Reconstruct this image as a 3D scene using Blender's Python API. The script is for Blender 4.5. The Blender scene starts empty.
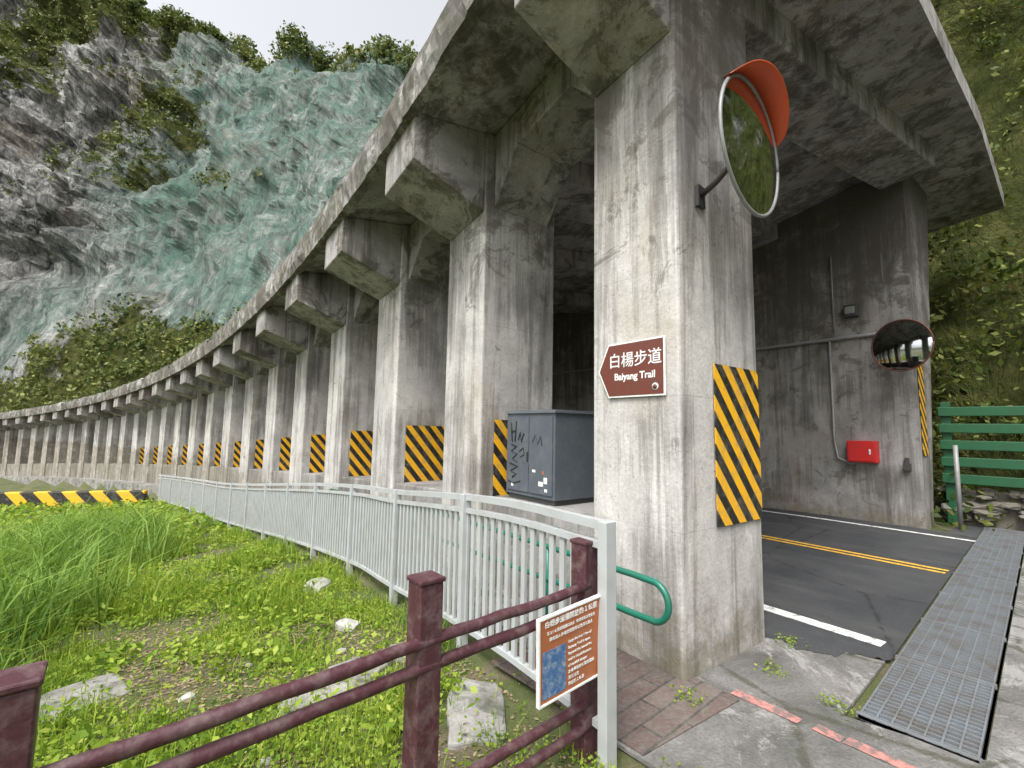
import bpy, bmesh, math, random
import numpy as np
from mathutils import Vector, Matrix, noise
random.seed(7); rng=np.random.default_rng(7)
scene=bpy.context.scene
scene.view_settings.view_transform='Standard'; scene.view_settings.look='None'; scene.view_settings.exposure=0

# ------------------------------------------------------------ gallery coordinates
CX,CY,RR=-99.75,10.0,103.0
def sst(a,b,x):
    q=min(1,max(0,(x-a)/(b-a))); return q*q*(3-2*q)
def gz(s):
    x=max(0.0,min(s,110)+6.5); return -0.055*(x-1.5*(1-math.exp(-x/1.5)))
def P(s,t,z,rel=True):
    a=s/RR
    return Vector((CX+(RR+t)*math.cos(a),CY+(RR+t)*math.sin(a),z+(gz(s) if rel else 0)))
def ST(x,y):
    return RR*math.atan2(y-CY,x-CX), math.hypot(x-CX,y-CY)-RR
def S_dir(s): a=s/RR; return Vector((-math.sin(a),math.cos(a),0))
def T_dir(s): a=s/RR; return Vector((math.cos(a),math.sin(a),0))
def frame(o,right,up):
    r=Vector(right).normalized(); n=r.cross(Vector(up)).normalized(); u=n.cross(r).normalized()
    m=Matrix.Identity(4)
    for i in range(3): m[i][0]=r[i]; m[i][1]=u[i]; m[i][2]=n[i]; m[i][3]=o[i]
    return m

# ------------------------------------------------------------ node helpers
class NT:
    def __init__(s,name):
        s.mat=bpy.data.materials.new(name); s.mat.use_nodes=True
        s.t=s.mat.node_tree; s.b=s.t.nodes['Principled BSDF']; s.out=s.t.nodes['Material Output']
        s.pos=s.t.nodes.new('ShaderNodeNewGeometry').outputs['Position']
    def n(s,ty,**kw):
        nd=s.t.nodes.new(ty)
        for k,v in kw.items(): setattr(nd,k,v)
        return nd
    def l(s,a,b): s.t.links.new(a,b)
    def mapv(s,vec,sc=(1,1,1),rot=(0,0,0)):
        m=s.n('ShaderNodeMapping'); m.inputs['Scale'].default_value=sc; m.inputs['Rotation'].default_value=rot
        s.l(vec,m.inputs['Vector']); return m.outputs[0]
    def noise(s,vec,scale,detail=6,rough=.6,dist=0):
        nd=s.n('ShaderNodeTexNoise'); s.l(vec,nd.inputs['Vector'])
        nd.inputs['Scale'].default_value=scale; nd.inputs['Detail'].default_value=detail
        nd.inputs['Roughness'].default_value=rough; nd.inputs['Distortion'].default_value=dist
        return nd.outputs['Fac']
    def ramp(s,fac,stops):
        r=s.n('ShaderNodeValToRGB'); e=r.color_ramp.elements
        while len(e)<len(stops): e.new(.5)
        for i,(p,c) in enumerate(stops):
            e[i].position=p
            if not isinstance(c,(tuple,list)): c=(c,c,c)
            e[i].color=(c[0],c[1],c[2],1)
        s.l(fac,r.inputs['Fac']); return r.outputs['Color']
    def mix(s,fac,a,b,mode='MIX'):
        m=s.n('ShaderNodeMix',data_type='RGBA',blend_type=mode)
        for v,i in ((fac,0),(a,6),(b,7)):
            if isinstance(v,(int,float)): m.inputs[i].default_value=v
            elif isinstance(v,tuple): m.inputs[i].default_value=(v[0],v[1],v[2],1)
            else: s.l(v,m.inputs[i])
        return m.outputs[2]
    def math(s,op,a,b=0):
        m=s.n('ShaderNodeMath',operation=op)
        for i,v in enumerate((a,b)):
            if isinstance(v,(int,float)): m.inputs[i].default_value=v
            else: s.l(v,m.inputs[i])
        return m.outputs[0]
    def bump(s,h,strength=.4,dist=.02):
        b=s.n('ShaderNodeBump'); b.inputs['Strength'].default_value=strength; b.inputs['Distance'].default_value=dist
        s.l(h,b.inputs['Height']); s.l(b.outputs[0],s.b.inputs['Normal'])
    def col(s,c):
        if isinstance(c,tuple): s.b.inputs['Base Color'].default_value=(c[0],c[1],c[2],1)
        else: s.l(c,s.b.inputs['Base Color'])
    def rough(s,v):
        if isinstance(v,(int,float)): s.b.inputs['Roughness'].default_value=v
        else: s.l(v,s.b.inputs['Roughness'])

def m_concrete(name,lo,hi,stain=.6,tint=(1,.97,.925),warm=.3,topz=None,moss=0,blot=.57,base=0):
    k=NT(name)
    big=k.noise(k.pos,1.1,8,.70,.5)
    c=k.ramp(big,[(.34,tuple(lo*x for x in tint)),(.5,tuple((lo*.45+hi*.55)*x for x in tint)),(.64,tuple(hi*x for x in tint))])
    pf=k.ramp(k.noise(k.mapv(k.pos,(1.6,1.6,.6)),1.3,7,.74,.6),[(.54,0.0),(.70,.65)])
    c=k.mix(pf,c,(hi*1.28,hi*1.25,hi*1.18))
    wf=k.ramp(k.noise(k.mapv(k.pos,(1.3,1.3,.4)),1.0,6,.68),[(.52,0.0),(.68,warm)])
    c=k.mix(wf,c,(.29,.215,.12))
    st=k.noise(k.mapv(k.pos,(5,5,.26)),1.0,7,.72,.35)
    sb=k.noise(k.pos,.8,5,.6)
    sx=k.n('ShaderNodeSeparateXYZ'); k.l(k.pos,sx.inputs[0])
    stf=k.math('ADD',st,k.math('MULTIPLY',k.math('SUBTRACT',sb,.5),.7)); bn=k.noise(k.pos,1.8,9,.78,.8)
    if topz:
        mr=k.n('ShaderNodeMapRange'); k.l(sx.outputs[2],mr.inputs[0]); mr.inputs[1].default_value=topz[0]; mr.inputs[2].default_value=topz[1]; mr.inputs[3].default_value=-.01; mr.inputs[4].default_value=.16
        stf=k.math('ADD',stf,mr.outputs[0]); bn=k.math('ADD',bn,k.math('MULTIPLY',mr.outputs[0],.9))
    c=k.mix(k.ramp(stf,[(.48,0.0),(.56,stain*.5),(.70,stain)]),c,(.075,.067,.053))
    c=k.mix(k.ramp(bn,[(blot,0.0),(blot+.02,stain*.6),(blot+.12,stain)]),c,(.10,.09,.07))
    # pale lime runs inside the stains
    lm=k.ramp(k.noise(k.mapv(k.pos,(9,9,.4)),1.0,5,.65),[(.64,0.0),(.72,.5)]); c=k.mix(lm,c,(hi*1.2,hi*1.19,hi*1.15))
    if base:
        m2=k.n('ShaderNodeMapRange'); k.l(sx.outputs[2],m2.inputs[0]); m2.inputs[1].default_value=.0; m2.inputs[2].default_value=.55; m2.inputs[3].default_value=.2; m2.inputs[4].default_value=-.1
        c=k.mix(k.ramp(k.math('ADD',k.noise(k.pos,4,7,.7),m2.outputs[0]),[(.52,0.0),(.7,base)]),c,(.16,.13,.075))
    if moss: c=k.mix(k.ramp(k.noise(k.pos,3.1,7,.7),[(.5,0.0),(.64,moss)]),c,(.05,.06,.028))
    fz=k.math('FRACT',k.math('MULTIPLY',sx.outputs[2],1/.92)); ln=k.math('LESS_THAN',fz,.010)
    c=k.mix(k.math('MULTIPLY',ln,.16),c,(.12,.12,.11))
    vp=k.n('ShaderNodeTexVoronoi'); k.l(k.pos,vp.inputs['Vector']); vp.inputs['Scale'].default_value=16
    pk=k.ramp(vp.outputs['Distance'],[(.06,.55),(.11,0.0)]); c=k.mix(pk,c,(.07,.065,.06))
    fine=k.noise(k.pos,38,4,.7)
    c=k.mix(.4,c,k.ramp(fine,[(.3,.45),(.7,1.0)]),'MULTIPLY')
    k.col(c); k.rough(.9)
    k.bump(k.math('ADD',k.math('MULTIPLY',fine,.5),k.math('ADD',k.noise(k.pos,6,5,.6),k.math('MULTIPLY',ln,-.5))),.55,.016)
    return k.mat
M={}
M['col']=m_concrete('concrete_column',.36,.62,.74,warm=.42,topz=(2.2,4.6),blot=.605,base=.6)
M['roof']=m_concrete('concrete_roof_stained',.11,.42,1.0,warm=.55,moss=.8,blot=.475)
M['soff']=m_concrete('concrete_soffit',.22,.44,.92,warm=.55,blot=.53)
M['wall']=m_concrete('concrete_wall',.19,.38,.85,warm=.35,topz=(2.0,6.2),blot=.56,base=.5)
M['slabc']=m_concrete('concrete_ground_slab',.20,.36,.5,moss=.8)

def m_plain(name,c,rough=.5,metal=0,var=.25,sc=9,dirt=(.08,.07,.06),dirtamt=.35,bump=.15):
    k=NT(name)
    n1=k.noise(k.pos,sc,6,.65)
    cc=k.mix(k.ramp(n1,[(.45,0.0),(.75,dirtamt)]),c,dirt)
    cc=k.mix(var,cc,k.ramp(k.noise(k.pos,sc*4,4,.6),[(.3,.5),(.7,1.0)]),'MULTIPLY')
    k.col(cc); k.rough(rough); k.b.inputs['Metallic'].default_value=metal
    k.bump(k.noise(k.pos,sc*6,4,.6),bump,.004)
    return k.mat
k=NT('asphalt'); f=k.noise(k.pos,110,4,.75); g=k.noise(k.pos,1.3,6,.6)
c=k.ramp(g,[(.3,(.028,.031,.036)),(.7,(.060,.062,.066))]); c=k.mix(k.ramp(f,[(.54,0.0),(.70,.5)]),c,(.17,.17,.165))
dd=k.ramp(k.noise(k.mapv(k.pos,(2.5,.6,1)),1,7,.75),[(.50,0.0),(.68,.4)]); c=k.mix(dd,c,(.12,.115,.105))
vc_=k.n('ShaderNodeTexVoronoi',feature='DISTANCE_TO_EDGE'); k.l(k.mapv(k.pos,(.5,.8,1)),vc_.inputs['Vector']); vc_.inputs['Scale'].default_value=.8
c=k.mix(k.ramp(k.math('ADD',vc_.outputs['Distance'],k.math('MULTIPLY',k.noise(k.pos,5,5,.7),.08)),[(.040,.7),(.05,0.0)]),c,(.012,.012,.012))
k.col(c); k.rough(.8); k.bump(f,.6,.008); M['asph']=k.mat
def m_paint(name,c,lo=.5,amt=.85):
    k=NT(name); cc=k.mix(k.ramp(k.noise(k.pos,14,8,.75),[(lo,0.0),(lo+.12,amt)]),c,(.12,.12,.115)); k.col(cc); k.rough(.7); return k.mat
M['white']=m_paint('road_paint_white',(.75,.75,.73),.50); M['yellow']=m_paint('road_paint_yellow',(.8,.46,.04),.52); M['red']=m_paint('road_paint_red',(.55,.22,.19),.42,.9)
k=NT('pavement_concrete'); a=k.noise(k.pos,1.5,9,.72,.5); c=k.ramp(a,[(.3,(.10,.10,.095)),(.47,(.20,.195,.185)),(.7,(.37,.36,.34))])
sp=k.noise(k.pos,55,4,.7); c=k.mix(.65,c,k.ramp(sp,[(.3,.35),(.7,1.0)]),'MULTIPLY')
v=k.n('ShaderNodeTexVoronoi',feature='DISTANCE_TO_EDGE'); k.l(k.pos,v.inputs['Vector']); v.inputs['Scale'].default_value=.75
cr=k.ramp(k.math('ADD',v.outputs['Distance'],k.math('MULTIPLY',k.noise(k.pos,7,5,.7),.10)),[(.055,.7),(.07,0.0)])
c=k.mix(cr,c,(.06,.065,.04)); gm=k.ramp(k.noise(k.pos,2.3,6,.7),[(.54,0.0),(.68,.65)]); c=k.mix(gm,c,(.085,.08,.068))
pl=k.ramp(k.noise(k.pos,.9,8,.78,1.0),[(.54,0.0),(.57,.6)]); c=k.mix(pl,c,(.42,.415,.40))
k.col(c); k.rough(.92); k.bump(k.math('ADD',sp,k.math('MULTIPLY',a,3)),.8,.025); M['pave']=k.mat
k=NT('ground_soil'); a=k.noise(k.pos,2.2,8,.7); c=k.ramp(a,[(.35,(.06,.085,.02)),(.5,(.10,.12,.035)),(.6,(.15,.125,.08)),(.75,(.23,.20,.15))])
sp=k.noise(k.pos,60,4,.7); c=k.mix(.6,c,k.ramp(sp,[(.3,.35),(.7,1.0)]),'MULTIPLY'); k.col(c); k.rough(.95); k.bump(sp,.7,.02); M['soil']=k.mat
k=NT('paving_brick'); br=k.n('ShaderNodeTexBrick'); k.l(k.pos,br.inputs['Vector'])
br.inputs['Scale'].default_value=1; br.inputs['Brick Width'].default_value=.42; br.inputs['Row Height'].default_value=.14; br.inputs['Mortar Size'].default_value=.008
br.inputs['Color1'].default_value=(.12,.08,.07,1); br.inputs['Color2'].default_value=(.18,.135,.12,1); br.inputs['Mortar'].default_value=(.05,.05,.042,1)
a=k.noise(k.pos,5,8,.75); c=k.mix(k.ramp(a,[(.4,0.0),(.66,.7)]),br.outputs['Color'],(.19,.18,.16)); c=k.mix(.6,c,k.ramp(k.noise(k.pos,40,5,.75),[(.3,.35),(.7,1.)]),'MULTIPLY')
k.col(c); k.rough(.9); k.bump(k.math('ADD',br.outputs['Fac'],k.math('MULTIPLY',a,-1.5)),-.6,.012); M['brick']=k.mat

def m_leaf(name,cols,trans=.35,sc=.6):
    k=NT(name); g=k.t.nodes.new('ShaderNodeNewGeometry')
    r=k.ramp(k.math('ADD',k.math('MULTIPLY',g.outputs['Random Per Island'],.55),k.math('MULTIPLY',k.noise(k.pos,sc,3,.6),.5)),
      [(.15+.7*i/(len(cols)-1),c) for i,c in enumerate(cols)])
    k.col(r); k.rough(.6); k.b.inputs['Specular IOR Level'].default_value=.25
    tr=k.n('ShaderNodeBsdfTranslucent'); k.l(k.mix(1.0,r,(1.25,1.25,.7),'MULTIPLY'),tr.inputs['Color'])
    mx=k.n('ShaderNodeMixShader'); mx.inputs[0].default_value=trans
    k.l(k.b.outputs[0],mx.inputs[1]); k.l(tr.outputs[0],mx.inputs[2]); k.l(mx.outputs[0],k.out.inputs['Surface']); return k.mat
M['cover']=m_leaf('leaf_groundcover',[(.06,.125,.012),(.15,.25,.026),(.28,.38,.045),(.42,.48,.10)],.4,1.2)
M['tall']=m_leaf('leaf_tallgrass',[(.06,.13,.02),(.16,.27,.045),(.31,.43,.11)],.4,1)
M['litter']=m_leaf('leaf_litter',[(.14,.09,.05),(.25,.19,.11),(.36,.30,.2)],.1,2)
M['bush']=m_leaf('leaf_bush',[(.018,.035,.008),(.05,.08,.016),(.12,.145,.03),(.20,.21,.06)],.25,.35)
M['bushfar']=m_leaf('leaf_far',[(.025,.045,.014),(.06,.09,.025),(.13,.155,.04),(.22,.23,.075)],.2,.08)
# cliff
k=NT('cliff_rock')
at=k.n('ShaderNodeAttribute',attribute_name='veg'); an=k.n('ShaderNodeAttribute',attribute_name='net')
rt=(math.radians(25),math.radians(-30),0)
s1=k.noise(k.mapv(k.pos,(.12,.12,.04),rt),1.0,10,.78,1.0); s2=k.noise(k.mapv(k.pos,(.7,.7,.20),(math.radians(30),math.radians(-35),0)),1.0,7,.82,.6)
c=k.ramp(s1,[(.32,(.075,.077,.075)),(.42,(.20,.202,.195)),(.52,(.38,.38,.365)),(.64,(.64,.635,.61))])
c=k.mix(.9,c,k.ramp(s2,[(.38,.12),(.48,.68),(.60,1.4)]),'MULTIPLY')
c=k.mix(k.ramp(k.noise(k.pos,.06,6,.65),[(.5,0.0),(.65,.5)]),c,(.23,.19,.12))
vo=k.n('ShaderNodeTexVoronoi',feature='DISTANCE_TO_EDGE'); k.l(k.mapv(k.pos,(1,1,.6)),vo.inputs['Vector']); vo.inputs['Scale'].default_value=.5
line=k.ramp(vo.outputs['Distance'],[(.02,1.0),(.10,0.0)])
dens=k.ramp(k.noise(k.pos,.22,8,.8),[(.36,.12),(.58,.85)])
nf=k.math('MULTIPLY',an.outputs['Fac'],k.math('ADD',k.math('MULTIPLY',line,.25),k.math('MULTIPLY',dens,.68)))
c=k.mix(nf,c,(.16,.31,.255))
vf=k.math('ADD',at.outputs['Fac'],k.math('SUBTRACT',k.math('MULTIPLY',k.noise(k.pos,.3,7,.8),2.0),1.0))
vm=k.ramp(vf,[(.42,0.0),(.55,1.0)])
vc=k.ramp(k.noise(k.pos,1.1,6,.78),[(.3,(.03,.042,.012)),(.5,(.085,.10,.028)),(.7,(.19,.185,.065))])
c=k.mix(vm,c,vc); k.col(c); k.rough(1.0); k.b.inputs['Specular IOR Level'].default_value=.1
k.bump(k.math('ADD',s1,k.math('MULTIPLY',s2,.8)),1.0,2.2); M['cliff']=k.mat

M['steel']=m_plain('fence_grey_paint',(.42,.44,.45),.5,0,.15,6,(.22,.19,.14),.4)
M['maroon']=m_plain('maroon_paint',(.070,.022,.030),.5,0,.35,16,(.22,.17,.16),.6,.4)
M['dark']=m_plain('dark_metal',(.05,.05,.05),.6)
M['grate']=m_plain('galvanised_grate',(.22,.24,.26),.5,.2,.3,5,(.13,.09,.05),.75)
M['pit']=m_plain('drain_pit',(.035,.035,.03),.9)
M['cab']=m_plain('cabinet_grey',(.085,.10,.12),.45,0,.2,5,(.2,.2,.19),.3)
M['cabl']=m_plain('cabinet_grey_side',(.12,.135,.155),.45,0,.15,5,(.25,.25,.24),.25)
M['brown']=m_plain('sign_brown',(.14,.035,.022),.4,0,.1)
M['orange']=m_plain('sign_orange',(.38,.12,.04),.5,0,.15,12,(.3,.2,.15),.3)
M['wh']=m_plain('sign_white',(.8,.8,.78),.5,0,.05)
M['blue']=m_plain('sign_photo_blue',(.06,.16,.36),.5,0,.6,30,(.45,.52,.6),.9)
M['teal']=m_plain('handrail_teal',(.01,.15,.10),.35,0,.15)
M['redp']=m_plain('fire_red',(.55,.015,.015),.4,0,.1)
M['hood']=m_plain('mirror_hood_orange',(.62,.085,.02),.45,0,.15,8,(.35,.1,.05),.4)
M['rim2']=m_plain('mirror_rim_brown',(.12,.03,.02),.5)
M['green']=m_plain('green_fence_paint',(.012,.10,.038),.5,0,.3,10,(.03,.05,.03),.6)
M['pipe']=m_plain('conduit',(.28,.28,.28),.5,.2)
M['rock']=m_plain('rock_pale',(.42,.41,.38),.9,0,.5,8,(.2,.19,.15),.7,.6)
M['stone']=m_plain('rubble_stone',(.20,.185,.155),.95,0,.7,5,(.07,.07,.045),.8,.9)
M['bark']=m_plain('bark',(.09,.07,.05),.95,0,.5,10,(.03,.03,.02),.6,.8)
M['black']=m_plain('black_ink',(.015,.015,.015),.5)
k=NT('mirror_glass'); k.col((.62,.65,.65)); k.b.inputs['Metallic'].default_value=1; k.rough(.06); M['mir']=k.mat
def m_stripe(period,sgn=1):
    k=NT('hazard_stripes'); tc=k.n('ShaderNodeTexCoord'); sx=k.n('ShaderNodeSeparateXYZ'); k.l(tc.outputs['Object'],sx.inputs[0])
    d=k.math('ADD',k.math('MULTIPLY',sx.outputs[0],sgn*1.15),sx.outputs[1]); fr=k.math('FRACT',k.math('MULTIPLY',d,1/period))
    c=k.mix(k.math('GREATER_THAN',fr,.5),(.012,.012,.012),(.8,.42,.01))
    c=k.mix(k.ramp(k.noise(k.pos,9,9,.8),[(.48,0.0),(.70,.65)]),c,(.2,.18,.14)); k.col(c); k.rough(.55); return k.mat
M['str']=m_stripe(.235); M['strb']=m_stripe(1.0)

# ------------------------------------------------------------ mesh helpers
class MB:
    def __init__(s): s.v=[];s.f=[];s.m=[];s.mats=[];s.sm=[]
    def mi(s,mat):
        if mat not in s.mats: s.mats.append(mat)
        return s.mats.index(mat)
    def add(s,vs,fs,mat,smooth=False):
        o=len(s.v); s.v+= [tuple(x) for x in vs]; i=s.mi(mat)
        for f in fs: s.f.append([a+o for a in f]); s.m.append(i); s.sm.append(smooth)
    def hexa(s,c,mat):
        s.add(c,[(0,3,2,1),(4,5,6,7),(0,1,5,4),(1,2,6,5),(2,3,7,6),(3,0,4,7)],mat)
    def arc(s,s0,s1,t0,t1,z0,z1,mat,rel=True):
        q=[(s0,t0),(s0,t1),(s1,t1),(s1,t0)]
        g=lambda z,a,b: z(a,b) if callable(z) else z
        s.hexa([P(a,b,g(z0,a,b),rel) for a,b in q]+[P(a,b,g(z1,a,b),rel) for a,b in q],mat)
    def box(s,lo,hi,mat,M4=None):
        c=[Vector((x,y,z)) for z in (lo[2],hi[2]) for x,y in ((lo[0],lo[1]),(hi[0],lo[1]),(hi[0],hi[1]),(lo[0],hi[1]))]
        if M4: c=[M4@p for p in c]
        s.hexa(c,mat)
    def prism(s,pts,z0,z1,mat,M4=None):
        n=len(pts); c=[Vector((x,y,z0)) for x,y in pts]+[Vector((x,y,z1)) for x,y in pts]
        if M4: c=[M4@p for p in c]
        s.add(c,[tuple(reversed(range(n))),tuple(range(n,2*n))]+[(i,(i+1)%n,n+(i+1)%n,n+i) for i in range(n)],mat)
    def tube(s,path,r,mat,n=10,jit=0,rs=None):
        path=[Vector(p) for p in path]; vs=[];fs=[]; up=None
        for i,p in enumerate(path):
            d=(path[min(i+1,len(path)-1)]-path[max(i-1,0)]).normalized()
            if up is None: up=d.orthogonal().normalized()
            up=(up-d*up.dot(d)).normalized(); w=d.cross(up); rr=(rs[i] if rs else r)
            for j in range(n):
                a=2*math.pi*j/n; q=rr*(1+jit*random.uniform(-1,1)); vs.append(p+up*q*math.cos(a)+w*q*math.sin(a))
        for i in range(len(path)-1):
            for j in range(n): fs.append((i*n+j,i*n+(j+1)%n,(i+1)*n+(j+1)%n,(i+1)*n+j))
        fs.append(tuple(reversed(range(n)))); L=(len(path)-1)*n; fs.append(tuple(range(L,L+n)))
        s.add(vs,fs,mat,True)
    def stone(s,c,rx,ry,rz,mat,sd):
        bm=bmesh.new(); bmesh.ops.create_icosphere(bm,subdivisions=2,radius=1)
        vs=[]
        for v in bm.verts:
            d=Vector([math.copysign(abs(q)**.7,q) for q in v.co])
            d*=1+.4*noise.noise(v.co*1.3+Vector((sd,sd*.7,0))); vs.append(Vector((c[0]+d.x*rx,c[1]+d.y*ry,c[2]+d.z*rz)))
        s.add(vs,[[v.index for v in f.verts] for f in bm.faces],mat); bm.free()
    def obj(s,name,parent=None,bevel=0):
        me=bpy.data.meshes.new(name); me.from_pydata(s.v,[],s.f)
        for m in s.mats: me.materials.append(M[m])
        me.polygons.foreach_set('material_index',s.m); me.polygons.foreach_set('use_smooth',s.sm)
        bm=bmesh.new(); bm.from_mesh(me); bmesh.ops.recalc_face_normals(bm,faces=bm.faces); bm.to_mesh(me); bm.free()
        o=bpy.data.objects.new(name,me); scene.collection.objects.link(o)
        if parent: o.parent=parent
        if bevel:
            b=o.modifiers.new('bev','BEVEL'); b.width=bevel; b.segments=2; b.limit_method='ANGLE'; b.angle_limit=math.radians(40)
        return o
def empty(name):
    o=bpy.data.objects.new(name,None); scene.collection.objects.link(o); o.empty_display_size=.1; return o
def npmesh(name,V,F,mat,parent=None,smooth=False):
    me=bpy.data.meshes.new(name); n=F.shape[1]
    me.vertices.add(len(V)); me.vertices.foreach_set('co',V.astype(np.float32).ravel())
    me.loops.add(F.size); me.loops.foreach_set('vertex_index',F.astype(np.int32).ravel())
    me.polygons.add(len(F)); me.polygons.foreach_set('loop_start',(np.arange(len(F))*n).astype(np.int32)); me.polygons.foreach_set('loop_total',np.full(len(F),n,np.int32))
    me.polygons.foreach_set('use_smooth',np.full(len(F),smooth))
    me.materials.append(M[mat]); me.update(calc_edges=True); me.validate()
    o=bpy.data.objects.new(name,me); scene.collection.objects.link(o)
    if parent: o.parent=parent
    return o
def leafquads(C,size,flat=0.0,aspect=.5):
    n=len(C); size=np.broadcast_to(size,(n,))
    a=rng.normal(size=(n,3)); a[:,2]*=(1-flat); a/=np.linalg.norm(a,axis=1)[:,None]
    b=rng.normal(size=(n,3)); b[:,2]*=(1-flat); b=b-a*(a*b).sum(1)[:,None]; b/=np.linalg.norm(b,axis=1)[:,None]
    a=a*size[:,None]; b=b*(size*aspect)[:,None]
    V=np.stack([C-a,C+b-a*.1,C+a,C-b-a*.1],1).reshape(-1,3)
    return V,np.arange(4*n).reshape(n,4)
def clumps(cent,rad,per,size=0):
    cent=np.asarray(cent,float); n=len(cent); rad=np.broadcast_to(rad,(n,))
    d=rng.normal(size=(n,per,3)); d/=np.linalg.norm(d,axis=2)[:,:,None]; d*=(rng.random((n,per,1))**.5)
    d[:,:,2]*=.75
    return (cent[:,None,:]+d*rad[:,None,None]).reshape(-1,3)
def blades(base,h,w,lean):
    n=len(base); th=rng.random(n)*2*np.pi; d=np.stack([np.cos(th),np.sin(th),0*th],1); th2=rng.random(n)*2*np.pi
    l=np.stack([np.cos(th2),np.sin(th2),0*th2],1)*(lean*rng.random(n))[:,None]; up=np.array([0,0,1.])
    h=h[:,None]; w=w[:,None]
    p0=base; p1=base+up*h*.6+l*h*.3; p2=base+up*h*.85+l*h
    V=np.stack([p0-d*w,p0+d*w,p1+d*w*.8,p1-d*w*.8,p2+d*w*.1,p2-d*w*.1],1).reshape(-1,3)
    i=np.arange(n)*6; F=np.concatenate([np.stack([i,i+1,i+2,i+3],1),np.stack([i+3,i+2,i+4,i+5],1)])
    return V,F

# ------------------------------------------------------------ ground
def gnoise(x,y): return noise.fractal(Vector((x*.35,y*.35,3.1)),1,2,5)
def dip(s): return -.20*sst(-8.2,-5,s)-.42*sst(-6.5,6,s)
def ground_z(x,y):
    s,t=ST(x,y); z=gz(max(-30,min(110,s)))-.03
    z+=dip(s)*sst(-.30,-.62,t) if t<-.3 else 0
    if t<-1.25 and y>1.9:
        k=min(1,(-1.25-t)/1.5)*min(1,(y-1.9)/1.5); z+=.10*gnoise(x,y)*k
    return z
def axis(lo,hi,st,far):
    a=list(np.arange(lo,hi,st)); x=hi;d=st
    while x<far: a.append(x); d*=1.25; x+=d
    a.append(far); x=lo;d=st; pre=[]
    while x>-far: x-=d; d*=1.25; pre.append(max(x,-far))
    return sorted(set(pre+a))
xs=axis(-9,14,.25,600); ys=axis(-3,24,.25,600)
V=np.array([(x,y,ground_z(x,y)) for y in ys for x in xs]); nx=len(xs)
F=np.array([(j*nx+i,j*nx+i+1,(j+1)*nx+i+1,(j+1)*nx+i) for j in range(len(ys)-1) for i in range(nx-1)])
npmesh('ground',V,F,'soil',smooth=True)

mb=MB()
mb.prism([(2.1,1.75),(2.1,-8),(40,-8),(40,.29),(3.42,.29),(3.30,.86),(4.3,.845),(4.15,1.5),(3.1,1.9)],-.02,.0,'pave'); mb.obj('pavement')
mb=MB(); mb.box((1.95,-8,-.04),(2.1,1.2,-.012),'pave'); mb.obj('pavement.001')
mb=MB()
for i in range(60):
    s0=-7.9+i*1.2; mb.arc(s0,s0+1.2,-.46,1.0,-.9,-.006,'slabc')
mb.obj('walkway')
mb=MB(); mb.prism([(2.12,1.40),(2.98,1.30),(3.02,1.60),(2.95,2.5),(2.12,2.6)],-.01,.007,'brick'); mb.obj('brick_paving')
mb=MB(); ss=[-8.2+i*1.0 for i in range(95)]
for a,b in zip(ss[:-1],ss[1:]):
    for t0,t1 in ((1.0,4.4),(4.4,7.85)):
        mb.add([P(a,t0,.004),P(a,t1,.004),P(b,t1,.004),P(b,t0,.004)],[(0,1,2,3)],'asph')
q=[P(-8.2,1.0,.004),P(-8.2,4.4,.004),P(-8.2,7.85,.004),P(-8.2,8.8,.004)]
edge=[]
for i in range(40):
    u=i/39; edge.append(Vector((4.05+.28*u+.07*noise.noise(Vector((i*.5,2,0)))+random.uniform(-.012,.012)-(.12 if 8<i<25 else 0),1.5-.68*u,.004)))
mb.add([Vector((11.9,.815,.004)),q[3],q[2],q[1],q[0]]+edge,[tuple(range(5+len(edge)))],'asph')
mb.obj('road')
mb=MB()
def strip(t,w,mat,s0,s1=80,z=.008):
    s=s0
    while s<s1:
        e=min(s+1.0,s1); mb.add([P(s,t-w/2,z),P(s,t+w/2,z),P(e,t+w/2,z),P(e,t-w/2,z)],[(0,1,2,3)],mat); s=e
strip(1.75,.14,'white',-8.95); strip(4.66,.07,'yellow',-8.75); strip(4.82,.07,'yellow',-8.75); strip(7.3,.11,'white',-8.6)
mb.obj('road_markings')
mb=MB()
for y0,y1 in ((1.0,1.36),(.80,.92),(.45,.78)):
    mb.add([(3.0,y0,.005),(3.07,y0-.01,.005),(3.09,y1,.005),(3.01,y1+.01,.005)],[(0,1,2,3)],'red')
mb.obj('red_kerb_line')
mb=MB(); mb.box((3.35,.3,-.3),(11.9,.81,-.03),'pit')
x=3.36
while x<11.85: mb.box((x,.31,-.012),(x+.012,.80,.010),'grate'); x+=.052
for i in range(8): y=.31+i*.068; mb.box((3.36,y,-.008),(11.85,y+.010,.013),'grate')
for i in range(9): x=3.36+i*1.06; mb.box((x,.30,-.01),(x+.03,.81,.016),'grate')
mb.obj('drain_grate')

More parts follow.
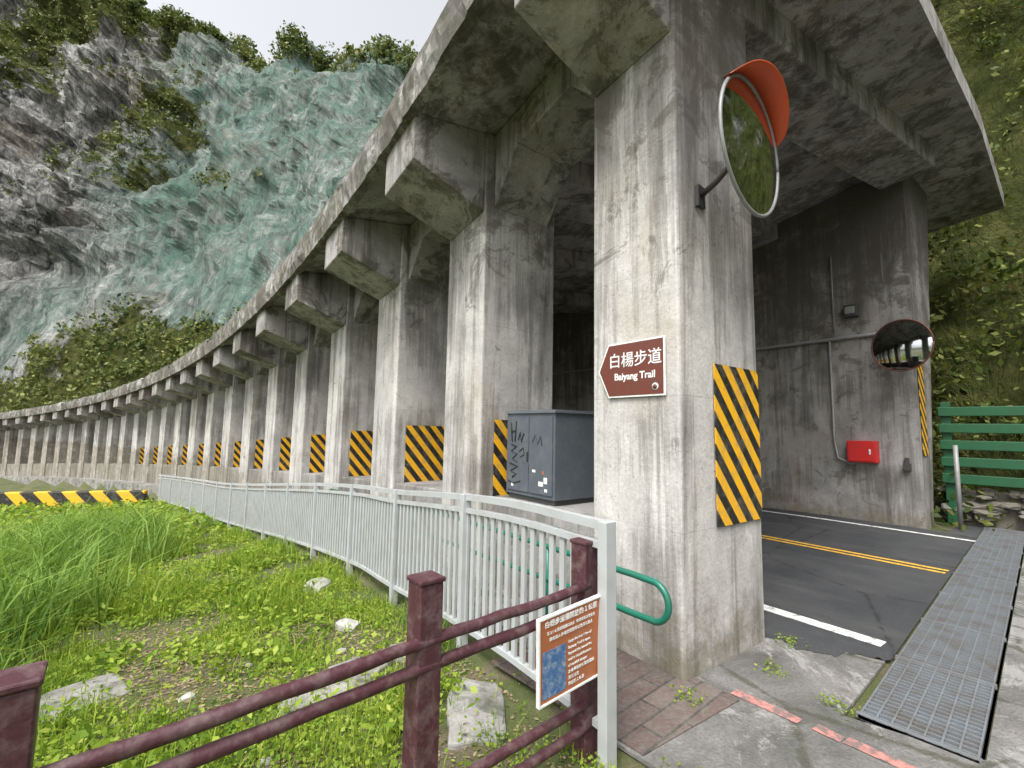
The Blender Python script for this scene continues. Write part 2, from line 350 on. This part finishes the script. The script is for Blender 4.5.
# ------------------------------------------------------------ rockfall gallery
G=empty('rockfall_gallery')
SP=2.22; W=.80; S0=-8.4; NC=38; SW=-7.95
def SC(i): return S0+i*SP+(.24 if i else 0)
def slab(s,t):
    x=s+7.6
    b=3.98-.058*x+(.77*math.exp(-x/4) if x>0 else .77-.06*x)+.52
    return b-gz(s)+.155*(min(t,8)+.9)-.05*max(0,t-8)
cols=MB(); br=MB(); beams=MB(); par=MB()
for i in range(NC):
    a=SC(i); b=a+W
    cols.arc(a,b,0,1.08,-.3,lambda s,t:slab(s,t)-.02,'col')
    z1=lambda s,t: slab(s,t)-.01
    zb=lambda s,t: slab(s,-.9)-.52-.30*(t+.9)/.9
    q=[(a+.03,-.9),(a+.03,0.0),(b-.03,0.0),(b-.03,-.9)]
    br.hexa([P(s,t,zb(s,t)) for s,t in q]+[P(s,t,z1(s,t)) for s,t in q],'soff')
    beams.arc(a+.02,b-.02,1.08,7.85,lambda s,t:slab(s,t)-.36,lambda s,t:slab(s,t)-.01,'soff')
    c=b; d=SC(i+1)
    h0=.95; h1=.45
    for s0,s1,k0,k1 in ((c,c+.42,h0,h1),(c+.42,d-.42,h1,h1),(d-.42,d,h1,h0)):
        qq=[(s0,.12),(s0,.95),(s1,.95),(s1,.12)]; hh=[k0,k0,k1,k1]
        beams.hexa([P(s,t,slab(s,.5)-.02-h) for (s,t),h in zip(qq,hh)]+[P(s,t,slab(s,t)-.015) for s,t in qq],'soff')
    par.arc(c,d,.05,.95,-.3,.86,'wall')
cols.obj('columns',G,.02); br.obj('brackets',G,.012); beams.obj('beams',G,.015); par.obj('parapet',G,.02)
rf=MB(); n=int((NC*SP+1)/.545)
ts=[-.9,.5,3,6,8,9.6,11.6]
def sfront(t): return -9.3+.048*max(t,0)
rows=[]
for i in range(n+1):
    rows.append([((sfront(t) if i==0 else -8.7+(i-1)*.545+.15),t) for t in ts])
vs=[];idx=lambda i,j,k:(i*len(ts)+j)*2+k
for row in rows:
    for s,t in row: vs+= [P(s,t,slab(s,t)),P(s,t,slab(s,t)+.34)]
fs=[];J=len(ts)
for i in range(n):
    for j in range(J-1):
        fs.append((idx(i,j,0),idx(i,j+1,0),idx(i+1,j+1,0),idx(i+1,j,0))); fs.append((idx(i,j,1),idx(i+1,j,1),idx(i+1,j+1,1),idx(i,j+1,1)))
    for j in (0,J-1): fs.append((idx(i,j,0),idx(i+1,j,0),idx(i+1,j,1),idx(i,j,1)))
for i in (0,n):
    for j in range(J-1): fs.append((idx(i,j,0),idx(i,j,1),idx(i,j+1,1),idx(i,j+1,0)))
rf.add(vs,fs,'soff'); rf.obj('roof_slab',G)
fb=MB(); step=.09; m=int(NC*SP/step); prof=[]
for i in range(m+1):
    s=-9.36+i*step; jb=random.uniform(-.016,.016)+.035*noise.noise(Vector((s*2.3,4,0))); jt=random.uniform(-.03,.03)+.07*noise.noise(Vector((s*1.1,0,0)))
    if noise.noise(Vector((s*.9,9,0)))>.3: jt-=.08
    jm=random.uniform(-.016,.016)
    Z=slab(s,-.9)
    prof+= [P(s,-.98+jb,Z-.05+jb), P(s,-1.0+jm,Z+.1), P(s,-1.0-jm,Z+.27),P(s,-.98+jt*.5,Z+.42+jt), P(s,-.74,Z+.45+jt), P(s,-.86,Z-.05)]
fs=[]
for i in range(m):
    for j in range(6): fs.append((i*6+j,i*6+(j+1)%6,(i+1)*6+(j+1)%6,(i+1)*6+j))
fs+=[tuple(range(6)),tuple(range(m*6,m*6+6))]
fb.add(prof,fs,'roof'); fb.obj('fascia',G)
wl=MB()
for i in range(45):
    a=SW+i*1.9; b=a+1.9
    q=[(a,7.85),(a,8.35),(b,8.35),(b,7.85)]; qt=[(a,7.85),(a,9.6),(b,9.6),(b,7.85)]
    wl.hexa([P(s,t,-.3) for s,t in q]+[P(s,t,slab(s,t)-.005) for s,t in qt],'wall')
wl.obj('rear_wall',G)

# ------------------------------------------------------------ hazard panels
def panel(s,t0,t1,z0,z1,rel=True):
    o=P(s-.012,t0,z0,rel); m=frame(o,T_dir(s),(0,0,1)); b=MB(); b.box((0,0,0),(t1-t0,z1-z0,.006),'str')
    ob=b.obj('hazard_stripe_panel'); ob.matrix_world=m
panel(S0,.40,1.05,.93,2.10)
for i in range(1,14): panel(SC(i),.18,.98,.86,1.70)
panel(SW,7.95,8.28,1.25,2.95)

# ------------------------------------------------------------ signs
def text(body,size,Mx,mat,parent,align='CENTER',sx=1,bold=0):
    cu=bpy.data.curves.new('lettering','FONT'); cu.body=body; cu.size=size; cu.align_x=align; cu.align_y='CENTER'; cu.offset=bold; cu.extrude=.0008
    o=bpy.data.objects.new('lettering',cu); scene.collection.objects.link(o); cu.materials.append(M[mat])
    o.matrix_world=Mx@Matrix.Diagonal((sx,1,1,1))
    mw=o.matrix_world.copy(); o.parent=parent; o.matrix_world=mw
    return o
sg=empty('trail_sign'); s=S0+.38
m=frame(P(s,-.012,2.06),-S_dir(s),(0,0,1))
b=MB(); pts=[(-.34,0),(-.235,.21),(.28,.21),(.28,-.21),(-.235,-.21)]; b.prism(pts,0,.010,'wh',m)
b.prism([(-.325,0),(-.228,.197),(.267,.197),(.267,-.197),(-.228,-.197)],.010,.013,'brown',m); b.obj('board',sg)
T=Matrix.Translation
text('白楊步道',.122,m@T((.015,.065,.0145)),'wh',sg,bold=.0008); text('Baiyang Trail',.073,m@T((.015,-.055,.0145)),'wh',sg,bold=.0018)
b=MB(); b.tube([m@Vector((.20,-.145,.013)),m@Vector((.20,-.145,.016))],.027,'wh',16); b.tube([m@Vector((.20,-.145,.015)),m@Vector((.20,-.145,.018))],.017,'brown',16); b.obj('badge',sg)

# ------------------------------------------------------------ maroon fence
mf=empty('maroon_fence')
b=MB(); posts=[(1.93,1.62),(.97,1.60),(-.12,1.55),(-1.25,1.5)]
for x,y in posts:
    b.box((x-.05,y-.05,-.1),(x+.05,y+.05,1.01),'maroon'); b.box((x-.056,y-.056,1.01),(x+.056,y+.056,1.03),'maroon')
b.obj('posts',mf,.006)
b=MB()
for z,off in ((.80,-.03),(.71,-.03),(.24,-.03),(.13,-.03)):
    path=[]
    for (x0,y0),(x1,y1) in zip(posts[:-1],posts[1:]):
        for k_ in range(8): u=k_/8; path.append((x0+(x1-x0)*u,y0+(y1-y0)*u+off,z+random.uniform(-.003,.003)))
    path.append((posts[-1][0],posts[-1][1]+off,z)); b.tube(path,.023,'maroon',10,.08)
b.tube([(1.93,1.6,.80),(2.02,1.60,.80)],.022,'maroon')
b.obj('rails',mf)
ns=empty('notice_board'); m=frame(Vector((1.72,1.53,.58)),(1,-.05,.07),(0,-.06,1))
b=MB(); b.box((-.205,-.19,0),(.205,.19,.012),'orange',m)
for q in ((-.21,-.195,.21,-.187),(-.21,.187,.21,.195),(-.21,-.187,-.202,.187),(.202,-.187,.21,.187)): b.box((q[0],q[1],-.002),(q[2],q[3],.018),'wh',m)
b.box((-.185,-.17,.012),(-.04,.04,.014),'blue',m); b.obj('board',ns)
text('白楊步道僅開放約１公里',.0315,m@T((0,.158,.0145)),'wh',ns,bold=.0006)
text('至 2.1 公里處隧道口為止  敬請遊客注意安全',.0165,m@T((0,.118,.0145)),'wh',ns)
text('請勿進入步道封閉路段以免落石傷人',.018,m@T((0,.088,.0145)),'wh',ns)
for j,tx in enumerate(['Only the first 1 km of','Baiyang Trail is open.','Beyond the tunnel the','trail is closed because','of rockfall danger.','太魯閣国家公園管理処','落石注意','開放約１公里']):
    text(tx,.0178,m@T((-.025,.04-j*.028,.0145)),'wh',ns,'LEFT')

# ------------------------------------------------------------ grey picket fence
gf=empty('metal_fence')
def ft(s): return -.95+.30*min(1,max(0,(s+8.4)/4))
def PF(s,t,z): p=P(s,t,z); p.z+=dip(s); return p
def farc(b,s0,s1,ta,tb,z0,z1):
    q=[(s0,ft(s0)+ta),(s0,ft(s0)+tb),(s1,ft(s1)+tb),(s1,ft(s1)+ta)]
    b.hexa([PF(s,t,z0) for s,t in q]+[PF(s,t,z1) for s,t in q],'steel')
b=MB(); b2=MB(); s_=-8.60; H=1.14
while s_<13.5:
    for z,h in ((H,.045),(H-.105,.035),(.17,.035)): farc(b,s_,s_+.3,-.02,.025,z-h,z)
    s_+=.3
s_=-8.48
while s_<13.4: farc(b2,s_,s_+.042,-.008,.012,.16,H-.13); s_+=.098
b.obj('rails',gf); b2.obj('pickets',gf)
b=MB(); s_=-8.64
while s_<13.6: farc(b,s_,s_+.06,-.045,.03,-.1,H+.003); s_+=1.55
b.obj('posts',gf,.004)
b=MB(); path=[P(-2,-.30,.68)]+[P(s,-.30,.68) for s in (-4,-6,-7.6,-8.25)]
for i in range(1,12):
    a=math.pi*i/12; path.append(P(-8.38-.12*math.sin(a),-.30,.56+.12*math.cos(a)))
path+= [P(-8.25,-.30,.44),P(-7.6,-.30,.44),P(-4,-.30,.44),P(-2,-.30,.44)]
b.tube(path,.021,'teal',12)
for s in (-7.4,-5,-2.5): b.tube([P(s,-.30,-.02),P(s,-.30,.68)],.02,'teal')
b.obj('teal_handrail')

# ------------------------------------------------------------ cabinet
b=MB(); c0=SC(0)+1.54; m=frame(P(c0+.78,.27,.865),-S_dir(c0),(0,0,1))
b.box((.02,0,-.02),(.76,.05,-.60),'dark',m); b.box((0,.05,0),(.78,.90,-.62),'cab',m); b.box((-.02,.90,.02),(.80,.93,-.64),'cabl',m)
b.box((.03,.09,.0),(.385,.86,.012),'cab',m); b.box((.395,.09,0),(.75,.86,.012),'cab',m); b.box((.37,.40,.012),(.382,.5,.03),'dark',m)
for n_,(x0,y0,w,h,mt) in enumerate(((.55,.17,.07,.045,'wh'),(.63,.20,.05,.06,'wh'),(.57,.10,.05,.035,'cabl'),(.45,.30,.05,.025,'wh'),(.64,.12,.04,.03,'wh'),(.60,.29,.03,.03,'orange'),(.10,.13,.04,.03,'wh'))):
    b.box((x0,y0,.012),(x0+w,y0+h,.0135),mt,m)
def squig(pts,r_=.009): b.tube([m@Vector((x,y,.014)) for x,y in pts],r_,'black',5)
squig([(.09,.80),(.11,.60)]);squig([(.18,.82),(.16,.60)]);squig([(.09,.70),(.18,.72)]);squig([(.10,.57),(.19,.55),(.10,.50),(.20,.47),(.12,.42),(.20,.39)]);squig([(.07,.37),(.21,.34),(.09,.29),(.19,.26),(.12,.22)]);squig([(.22,.62),(.25,.70),(.27,.60),(.31,.69)]);squig([(.24,.50),(.30,.54),(.32,.47),(.25,.44),(.31,.38)],.006);squig([(.05,.18),(.14,.16),(.26,.19)],.006);squig([(.45,.60),(.50,.68),(.53,.58),(.58,.66),(.60,.57)],.005)
b.obj('electrical_cabinet',None,.004)

# ------------------------------------------------------------ convex mirrors
def mirror(center,n,r,wallpt,hood=True):
    root=empty('convex_mirror'); n=Vector(n).normalized(); m=frame(center,Vector((0,0,1)).cross(n),(0,0,1))
    b=MB(); R=10; A=40; vs=[Vector((0,0,.16*r))]
    for i in range(1,R+1):
        q=i/R
        for j in range(A): a=2*math.pi*j/A; vs.append(Vector((r*q*math.cos(a),r*q*math.sin(a),.16*r*(1-q*q))))
    fs=[(0,1+j,1+(j+1)%A) for j in range(A)]
    for i in range(R-1):
        for j in range(A): fs.append((1+i*A+j,1+(i+1)*A+j,1+(i+1)*A+(j+1)%A,1+i*A+(j+1)%A))
    b.add([m@v for v in vs],fs,'mir',True); b.obj('glass',root)
    b=MB(); b.tube([m@Vector((r*math.cos(a),r*math.sin(a),0)) for a in [2*math.pi*j/48 for j in range(49)]],.013,'rim2' if not hood else 'pipe',8)
    vs=[Vector((0,0,-.14*r))]
    for q in (.5,.9,1.0):
        for j in range(A): a=2*math.pi*j/A; vs.append(Vector((r*q*math.cos(a),r*q*math.sin(a),-.13*r*(1-q*q)-.01)))
    fs=[(0,1+(j+1)%A,1+j) for j in range(A)]
    for i in range(2):
        for j in range(A): fs.append((1+i*A+j,1+i*A+(j+1)%A,1+(i+1)*A+(j+1)%A,1+(i+1)*A+j))
    b.add([m@v for v in vs],fs,'pipe' if hood else 'hood',True); b.obj('rim_and_back',root)
    if hood:
        b=MB(); vs=[];K=22
        for i in range(K+1):
            a=math.radians(24+112*i/K); e=.15*math.sin(math.pi*i/K)**.5+.02
            vs+=[Vector(((r+.022)*math.cos(a),(r+.022)*math.sin(a),-.03)),Vector(((r+.026)*math.cos(a),(r+.026)*math.sin(a),e)),Vector(((r+.020)*math.cos(a),(r+.020)*math.sin(a),e)),Vector(((r+.014)*math.cos(a),(r+.014)*math.sin(a),-.03))]
        fs=[]
        for i in range(K):
            for j in range(4): fs.append((i*4+j,i*4+(j+1)%4,i*4+4+(j+1)%4,i*4+4+j))
        b.add([m@v for v in vs],fs,'hood',True); b.obj('hood',root)
    b=MB(); c=m@Vector((-.3*r,-.25*r,-.12*r)); w=Vector(wallpt); b.tube([c,(c+w)/2+Vector((0,0,-.02)),w],.022,'dark')
    b.box((-.05,-.08,-.02),(.05,.08,.02),'dark',frame(w,m.col[0].to_3d(),(0,0,1))); b.obj('bracket',root)
mirror(Vector((3.17,1.20,3.54)),(.0,-.99,-.08),.465,P(S0-.01,.27,3.33))
mirror(Vector((10.15,1.53,3.14)),(-.9,.22,-.25),.44,P(SW-.02,7.95,3.0),False)

# ------------------------------------------------------------ wall fittings
b=MB(); T0=7.85
s1,_=ST(10.6,2.28); m=frame(P(s1,T0-.0,1.29,False),-S_dir(s1),(0,0,1))
b.box((-.23,-.2,0),(.23,.2,.18),'redp',m); b.box((-.21,-.18,.18),(.21,.18,.195),'redp',m); b.box((.12,-.05,.195),(.15,.05,.21),'wh',m)
b.obj('fire_hose_box',None,.01)
b=MB(); sB,_=ST(10.6,2.75)
b.tube([P(s,T0-.05,3.50,False)+Vector((0,0,-.008*(s+8))) for s in np.linspace(-7.8,6,16)],.035,'pipe')
b.tube([P(sB,T0-.05,3.50,False),P(sB,T0-.05,1.5,False),P(sB-.05,T0-.07,1.15,False),P(sB-.25,T0-.07,1.05,False),P(sB-.42,T0-.06,1.12,False)],.022,'pipe')
b.tube([P(sB-.08,T0-.04,5.2,False),P(sB-.08,T0-.04,3.6,False)],.014,'pipe')
b.obj('conduit')
b=MB(); s2,_=ST(10.6,2.35); m=frame(P(s2,T0,4.0,False),-S_dir(s2),(0,0,1)); b.box((-.11,-.12,.0),(.11,.12,.16),'dark',m); b.box((-.08,-.07,.16),(.08,.07,.19),'pipe',m); b.obj('wall_lamp',None,.01)
b=MB(); s2,_=ST(10.6,1.65); m=frame(P(s2,T0,1.05,False),-S_dir(s2),(0,0,1)); b.box((-.05,-.06,0),(.05,.06,.08),'dark',m); b.box((-.03,.06,.02),(.03,.16,.05),'dark',m); b.obj('tap_box')

# ------------------------------------------------------------ green fence, stone wall, post
b=MB(); b.prism([(12.15,1.3),(12.15,-7),(12.7,-7),(12.7,1.3)],-.1,.58,'stone')
for i in range(230):
    z=random.uniform(.0,.62); b.stone((12.08+random.uniform(-.05,.08)+z*.08,random.uniform(-6,1.3),z),.14,random.uniform(.07,.24),random.uniform(.04,.10),'stone',i*1.7)
b.obj('stone_wall')
b=MB()
for y in (1.22,-.9,-2.8,-4.6): b.box((11.95,y-.07,.0),(12.09,y+.07,2.25),'green')
for z in (.74,1.05,1.36,1.67,1.98): b.box((11.88,-6.5,z),(11.95,1.32,z+.17),'green')
b.obj('green_fence',None,.01)
b=MB(); b.tube([(11.25,1.05,0),(11.25,1.05,1.45)],.035,'pipe'); b.obj('marker_post')
b=MB(); A=Vector((1.3,23.5,0)); B=Vector((-12,30,0)); L=(B-A).length
m=frame(Vector((B.x,B.y,ground_z(-3,25)+.06)),(A-B),(0,0,1)); b.box((0,0,-.3),(L,.6,0),'strb')
o=b.obj('striped_barrier',None,.03); o.matrix_world=m

# ------------------------------------------------------------ slabs and stones in the grass
SL=((1.25,3.1,.8,.36,.5),(.0,4.1,.55,.35,.2),(1.72,2.25,.62,.34,.9),(1.9,3.3,.4,.3,.1))
for (x,y,w,h,r) in SL:
    b=MB(); sd=x*7; pts=[]
    for q in range(22):
        a=2*math.pi*q/22; ex=abs(math.cos(a))**.55*math.copysign(1,math.cos(a)); ey=abs(math.sin(a))**.55*math.copysign(1,math.sin(a)); f=1+.35*noise.noise(Vector((math.cos(a)*1.5+sd,math.sin(a)*1.5,0)))
        pts.append((w/2*ex*f,h/2*ey*f))
    b.prism(pts,-.08,.012,'slabc',Matrix.Translation((x,y,ground_z(x,y)+.02))@Matrix.Rotation(r,4,'Z')@Matrix.Rotation(.03,4,'X')); b.obj('stone_slab',None,.012)
def rock(x,y,r):
    b=MB(); sd=random.random()*50; b.stone((0,0,0),r*1.3,r,r*.6,'rock',sd); o=b.obj('rock'); o.location=(x,y,ground_z(x,y)+r*.2); o.rotation_euler=(0,0,sd)
for x,y,r in ((2.0,5.7,.14),(1.75,4.2,.085),(1.15,4.9,.04),(.5,3.6,.035),(-.3,2.8,.04),(1.6,2.9,.03),(.7,2.6,.025),(1.5,3.7,.03),(.9,3.9,.02),(.2,3.1,.02)): rock(x,y,r)

# ------------------------------------------------------------ grass
def scatter(n,x0,x1,y0,y1,dens=None):
    X=rng.uniform(x0,x1,n*3); Y=rng.uniform(y0,y1,n*3); out=[]
    for x,y in zip(X,Y):
        s,t=ST(x,y)
        if t>ft(s)-.05 or (x>1.95 and y<1.7): continue
        if y<5 and random.random()<.7 and any((x-q[0])**2+(y-q[1])**2<(.42*q[2])**2 for q in SL): continue
        g=noise.fractal(Vector((x*1.3,y*1.3,7.7)),1,2,5)
        if dens is not None and random.random()>dens(x,y,g): continue
        out.append((x,y,ground_z(x,y)))
        if len(out)>=n: break
    return np.array(out)
near=lambda x,y,g: max(.06,min(1,.44+2.4*g+ (y-3)*.12))
Vs=[];Fs=[];o=0
def acc(V,F):
    global o
    Vs.append(V);Fs.append(F+o);o+=len(V)
c=scatter(80000,-4,2.4,.6,6.5,near); c[:,2]+=rng.random(len(c))*.05; acc(*leafquads(c,rng.uniform(.007,.020,len(c)),.55,.65))
c=scatter(24000,-4,2.4,.6,6.5,near); acc(*blades(c,rng.uniform(.04,.19,len(c)),rng.uniform(.0015,.0035,len(c)),.9))
c=scatter(55000,-9,2.6,6,14,lambda x,y,g:min(1,.45+1.6*g)); c[:,2]+=rng.random(len(c))*.10; acc(*leafquads(c,rng.uniform(.02,.042,len(c)),.5,.6))
c=scatter(12000,-5,2.5,5,12,lambda x,y,g:min(1,.3+1.6*g)); acc(*blades(c,rng.uniform(.08,.36,len(c)),rng.uniform(.003,.006,len(c)),.9))
c=scatter(25000,-22,2.6,13,30); c[:,2]+=rng.random(len(c))*.25; acc(*leafquads(c,rng.uniform(.06,.12,len(c)),.4,.5))
npmesh('grass',np.concatenate(Vs),np.concatenate(Fs),'cover')
c=scatter(18000,-3,2.1,1.0,5.5,lambda x,y,g: max(.05,.6-1.5*g)); c[:,2]+=.008; V,F=leafquads(c,rng.uniform(.005,.02,len(c)),.93,.5); npmesh('leaf_litter',V,F,'litter')
Vs=[];Fs=[];o=0
for i in range(200):
    x=rng.uniform(-6,.9); y=rng.uniform(4.6,15)
    if x>-.3 and y<6: continue
    if x-y*.12>-.5 and random.random()<.90: continue
    k_=120; r=rng.uniform(.10,.32); sc_=rng.uniform(.45,1.25); bb=np.stack([x+rng.normal(0,r,k_),y+rng.normal(0,r,k_),np.full(k_,ground_z(x,y))],1); acc(*blades(bb,rng.uniform(.3,1.0,k_)*sc_,rng.uniform(.004,.012,k_),1.4))
for i in range(40):
    x=rng.uniform(-3.0,-.5); y=rng.uniform(3.3,5.4); k_=80; sc_=rng.uniform(.5,1.3); bb=np.stack([x+rng.normal(0,.12,k_),y+rng.normal(0,.12,k_),np.full(k_,ground_z(x,y))],1); acc(*blades(bb,rng.uniform(.2,.5,k_)*sc_,rng.uniform(.004,.008,k_),1.3))
for i in range(16):  # tufts at the fence foot
    s_=rng.uniform(-7.6,6); pp=P(s_,ft(s_)-.12,0); k_=60; bb=np.stack([pp.x+rng.normal(0,.07,k_),pp.y+rng.normal(0,.12,k_),np.full(k_,ground_z(pp.x,pp.y))],1); acc(*blades(bb,rng.uniform(.08,.32,k_),rng.uniform(.003,.006,k_),1.0))
npmesh('tall_grass',np.concatenate(Vs),np.concatenate(Fs),'tall')
Vs=[];Fs=[];o=0
for x,y in ((3.5,1.3),(2.2,2.3),(1.85,1.5),(1.6,1.75),(2.08,1.2),(2.1,1.8),(3.36,.9),(1.2,1.9),(4.05,1.38),(2.75,1.5)):
    cc=np.array([x,y,.0])+rng.normal(0,1,(70,3))*np.array([.05,.05,0]); cc[:,2]=rng.random(70)*.05; acc(*leafquads(cc,rng.uniform(.006,.015,70),.4,.6))
for i in range(220):
    x=rng.uniform(-2.5,2.0); y=rng.uniform(2.3,9); s_q,t_q=ST(x,y)
    if t_q>ft(s_q)-.1: continue
    k_=36; R_=rng.uniform(.05,.14); cc=np.array([x,y,ground_z(x,y)])+rng.normal(0,1,(k_,3))*np.array([R_,R_,0]); cc[:,2]+=rng.random(k_)*R_*1.8; acc(*leafquads(cc,rng.uniform(.018,.04,k_),.45,.5))
npmesh('weeds',np.concatenate(Vs),np.concatenate(Fs),'cover')

# ------------------------------------------------------------ mountain
def ridge(s):
    h=47+max(0,(s-30))*.76+4*math.exp(-((s-38)/16)**2)
    return h+6*noise.noise(Vector((s*.05,1.3,0)))+3*noise.noise(Vector((s*.17,5.3,0)))
NS=330; NZ=180; sv=np.linspace(-50,175,NS)
V=[];veg=[];net=[]
for j in range(NZ+12):
    for s in sv:
        h=ridge(s)
        if j<NZ: q=j/(NZ-1); z=.3+(h-.3)*q; t=9.9+z/2.3
        else: z=h-(j-NZ+1)*3.5; t=9.9+h/2.3+(j-NZ+1)*5
        p=P(s,t,0,False); p.z=z+gz(s)*.7*(1-min(1,z/20))
        amp=min(1,max(0,z-6)/22)
        c_=(s-50+(z-45)*-.10); nn=noise.fractal(Vector((s*.06,z*.06,9)),1,2,5)
        inside=(1-sst(13,28,abs(c_)+9*nn))*(1-sst(32,48,abs(z-52)+11*nn))
        w=Vector((p.x*.035,p.y*.035,p.z*.028))
        d1=noise.ridged_multi_fractal(w,1.0,2.1,5,1.0,2.0)-1.1
        d2=noise.fractal(p*.16,.9,2.0,6)
        d3=noise.ridged_multi_fractal(Vector((p.x*.10+p.z*.06,p.y*.10,p.z*.05)),.9,2.2,5,1.0,2.0)-1.1
        fl=1-.6*inside
        D=(-d1*5.5*amp - d2*3.2*(.12+amp)*fl - d3*1.9*amp*fl)
        if s<2: D*=.75
        p+=T_dir(s)*D+Vector((0,0,1))*(-D*.25)
        V.append(p)
        n1=noise.fractal(Vector((s*.045,z*.06,2.2)),1,2,4)
        v=.15+.9*n1
        v+=.75*(1-sst(2,13,z)) + .6*sst(h-22,h-3,z)*(1 if s>70 else .5)
        v+= .42*(1-sst(-2,14,s)) + .35*sst(90,140,s)*sst(40,90,z) - .35*inside
        veg.append(v); net.append(inside)
V=np.array([tuple(p) for p in V])
F=np.array([(j*NS+i,j*NS+i+1,(j+1)*NS+i+1,(j+1)*NS+i) for j in range(NZ+11) for i in range(NS-1)])
mo=npmesh('mountain',V,F,'cliff',smooth=False)
for nm,arr in (('veg',veg),('net',net)):
    a=mo.data.attributes.new(nm,'FLOAT','POINT'); a.data.foreach_set('value',np.array(arr,np.float32))
vegA=np.array(veg); SS=np.tile(sv,NZ+12)
def pick(mask,n,w=None):
    idx=np.nonzero(mask)[0]; idx=rng.choice(idx,n,p=None if w is None else w[idx]/w[idx].sum()); return V[idx]+rng.normal(0,.5,(n,3))
far=(vegA>.5)&(SS>8)
C=pick(far,5400); Cc=clumps(C,rng.uniform(.5,1.8,len(C)),20); Vv,Ff=leafquads(Cc,rng.uniform(.12,.34,len(Cc)),.1,.6); npmesh('mountain_foliage',Vv,Ff,'bushfar')
far2=(vegA>.26)&(vegA<=.5)&(SS>8)
C=pick(far2,2200); Cc=clumps(C,rng.uniform(.3,.9,len(C)),14); Vv,Ff=leafquads(Cc,rng.uniform(.12,.3,len(Cc)),.1,.6); npmesh('cliff_shrubs',Vv,Ff,'bushfar')
jz=np.repeat(np.arange(NZ+12),NS)
rd=(jz>NZ-8)&(jz<NZ+2)&(SS>20)
C=pick(rd,800); C[:,2]+=rng.uniform(-1.5,1.2,len(C)); Cc=clumps(C,rng.uniform(.7,2.2,len(C)),70); Vv,Ff=leafquads(Cc,rng.uniform(.2,.42,len(Cc)),.1,.6); npmesh('ridge_trees',Vv,Ff,'bushfar')
hn=(SS<-4)&(SS>-40)&(V[:,2]<42)
C=pick(hn,3200,(vegA>.45)*1.0/(6+np.abs(V[:,2]))**.7+1e-4); Cc=clumps(C,rng.uniform(.3,1.0,len(C)),60); Vv,Ff=leafquads(Cc,rng.uniform(.035,.11,len(Cc)),.1,.55); npmesh('hillside_bushes',Vv,Ff,'bush')

# ------------------------------------------------------------ trees behind the viewpoint (seen in the mirrors)
for i,(x,y,h) in enumerate(((-3,-13,9),(2,-16,11),(7,-14,8),(11,-19,12),(-9,-10,9),(-5,-22,12))):
    root=empty('tree'); b=MB(); top=Vector((x+random.uniform(-.6,.6),y,h*.75))
    b.tube([(x,y,-.2),(x+.1,y,h*.25),(x-.1,y+.1,h*.5),top],.2,'bark',8,.05,[.22,.17,.12,.05]); cs=[]
    for j in range(9):
        a=j*2.4; z0=h*(.35+.045*j); e=Vector((x+math.cos(a)*h*.25,y+math.sin(a)*h*.25,z0+h*.18)); b.tube([(x,y,z0),((x+e.x)/2,(y+e.y)/2,z0+h*.06),e],.05,'bark',6,0,[.08,.05,.02])
        for q in range(4): cs.append((e.x+random.gauss(0,h*.07),e.y+random.gauss(0,h*.07),e.z+random.gauss(0,h*.06)))
    b.obj('trunk',root); Cc=clumps(cs,h*.11,90); Vv,Ff=leafquads(Cc,rng.uniform(.12,.22,len(Cc)),.1,.6); npmesh('crown',Vv,Ff,'bushfar',root)

# ------------------------------------------------------------ light
w=bpy.data.worlds.new('World'); scene.world=w; w.use_nodes=True; nt=w.node_tree
bg=nt.nodes['Background']; sk=nt.nodes.new('ShaderNodeTexSky'); sk.sky_type='NISHITA'; sk.sun_disc=False
sun_dir=Vector((-.55,-.28,.95)).normalized(); el=math.asin(sun_dir.z); az=math.atan2(sun_dir.x,sun_dir.y)
sk.sun_elevation=el; sk.sun_rotation=az; sk.air_density=1.0; sk.dust_density=5.0; sk.ozone_density=1.0
hs=nt.nodes.new('ShaderNodeHueSaturation'); hs.inputs['Saturation'].default_value=.15; hs.inputs['Value'].default_value=2.35
nt.links.new(sk.outputs[0],hs.inputs['Color']); nt.links.new(hs.outputs[0],bg.inputs['Color']); bg.inputs['Strength'].default_value=.15
ld=bpy.data.lights.new('Sun','SUN'); ld.energy=2.2; ld.angle=math.radians(16); ld.color=(1,.96,.9)
lo=bpy.data.objects.new('Sun',ld); scene.collection.objects.link(lo); lo.rotation_euler=(-sun_dir).to_track_quat('-Z','Y').to_euler()

# ------------------------------------------------------------ camera
cd=bpy.data.cameras.new('Camera'); cam=bpy.data.objects.new('Camera',cd); scene.collection.objects.link(cam); scene.camera=cam
cd.sensor_width=36; cd.lens=462/1024*36; cd.clip_end=2000; cd.clip_start=.05
p=math.radians(5.5); r=math.radians(1.05); ya=math.radians(.7)
Fh=Vector((.665*math.cos(ya)-.747*math.sin(ya),.747*math.cos(ya)+.665*math.sin(ya),0)).normalized()
Fw=Fh*math.cos(p)+Vector((0,0,math.sin(p))); R0=Vector((Fh.y,-Fh.x,0)); U0=R0.cross(Fw)
R=R0*math.cos(r)+U0*math.sin(r); U=U0*math.cos(r)-R0*math.sin(r)
mm=Matrix.Identity(4)
for i in range(3): mm[i][0]=R[i]; mm[i][1]=U[i]; mm[i][2]=-Fw[i]
mm[2][3]=1.6; cam.matrix_world=mm
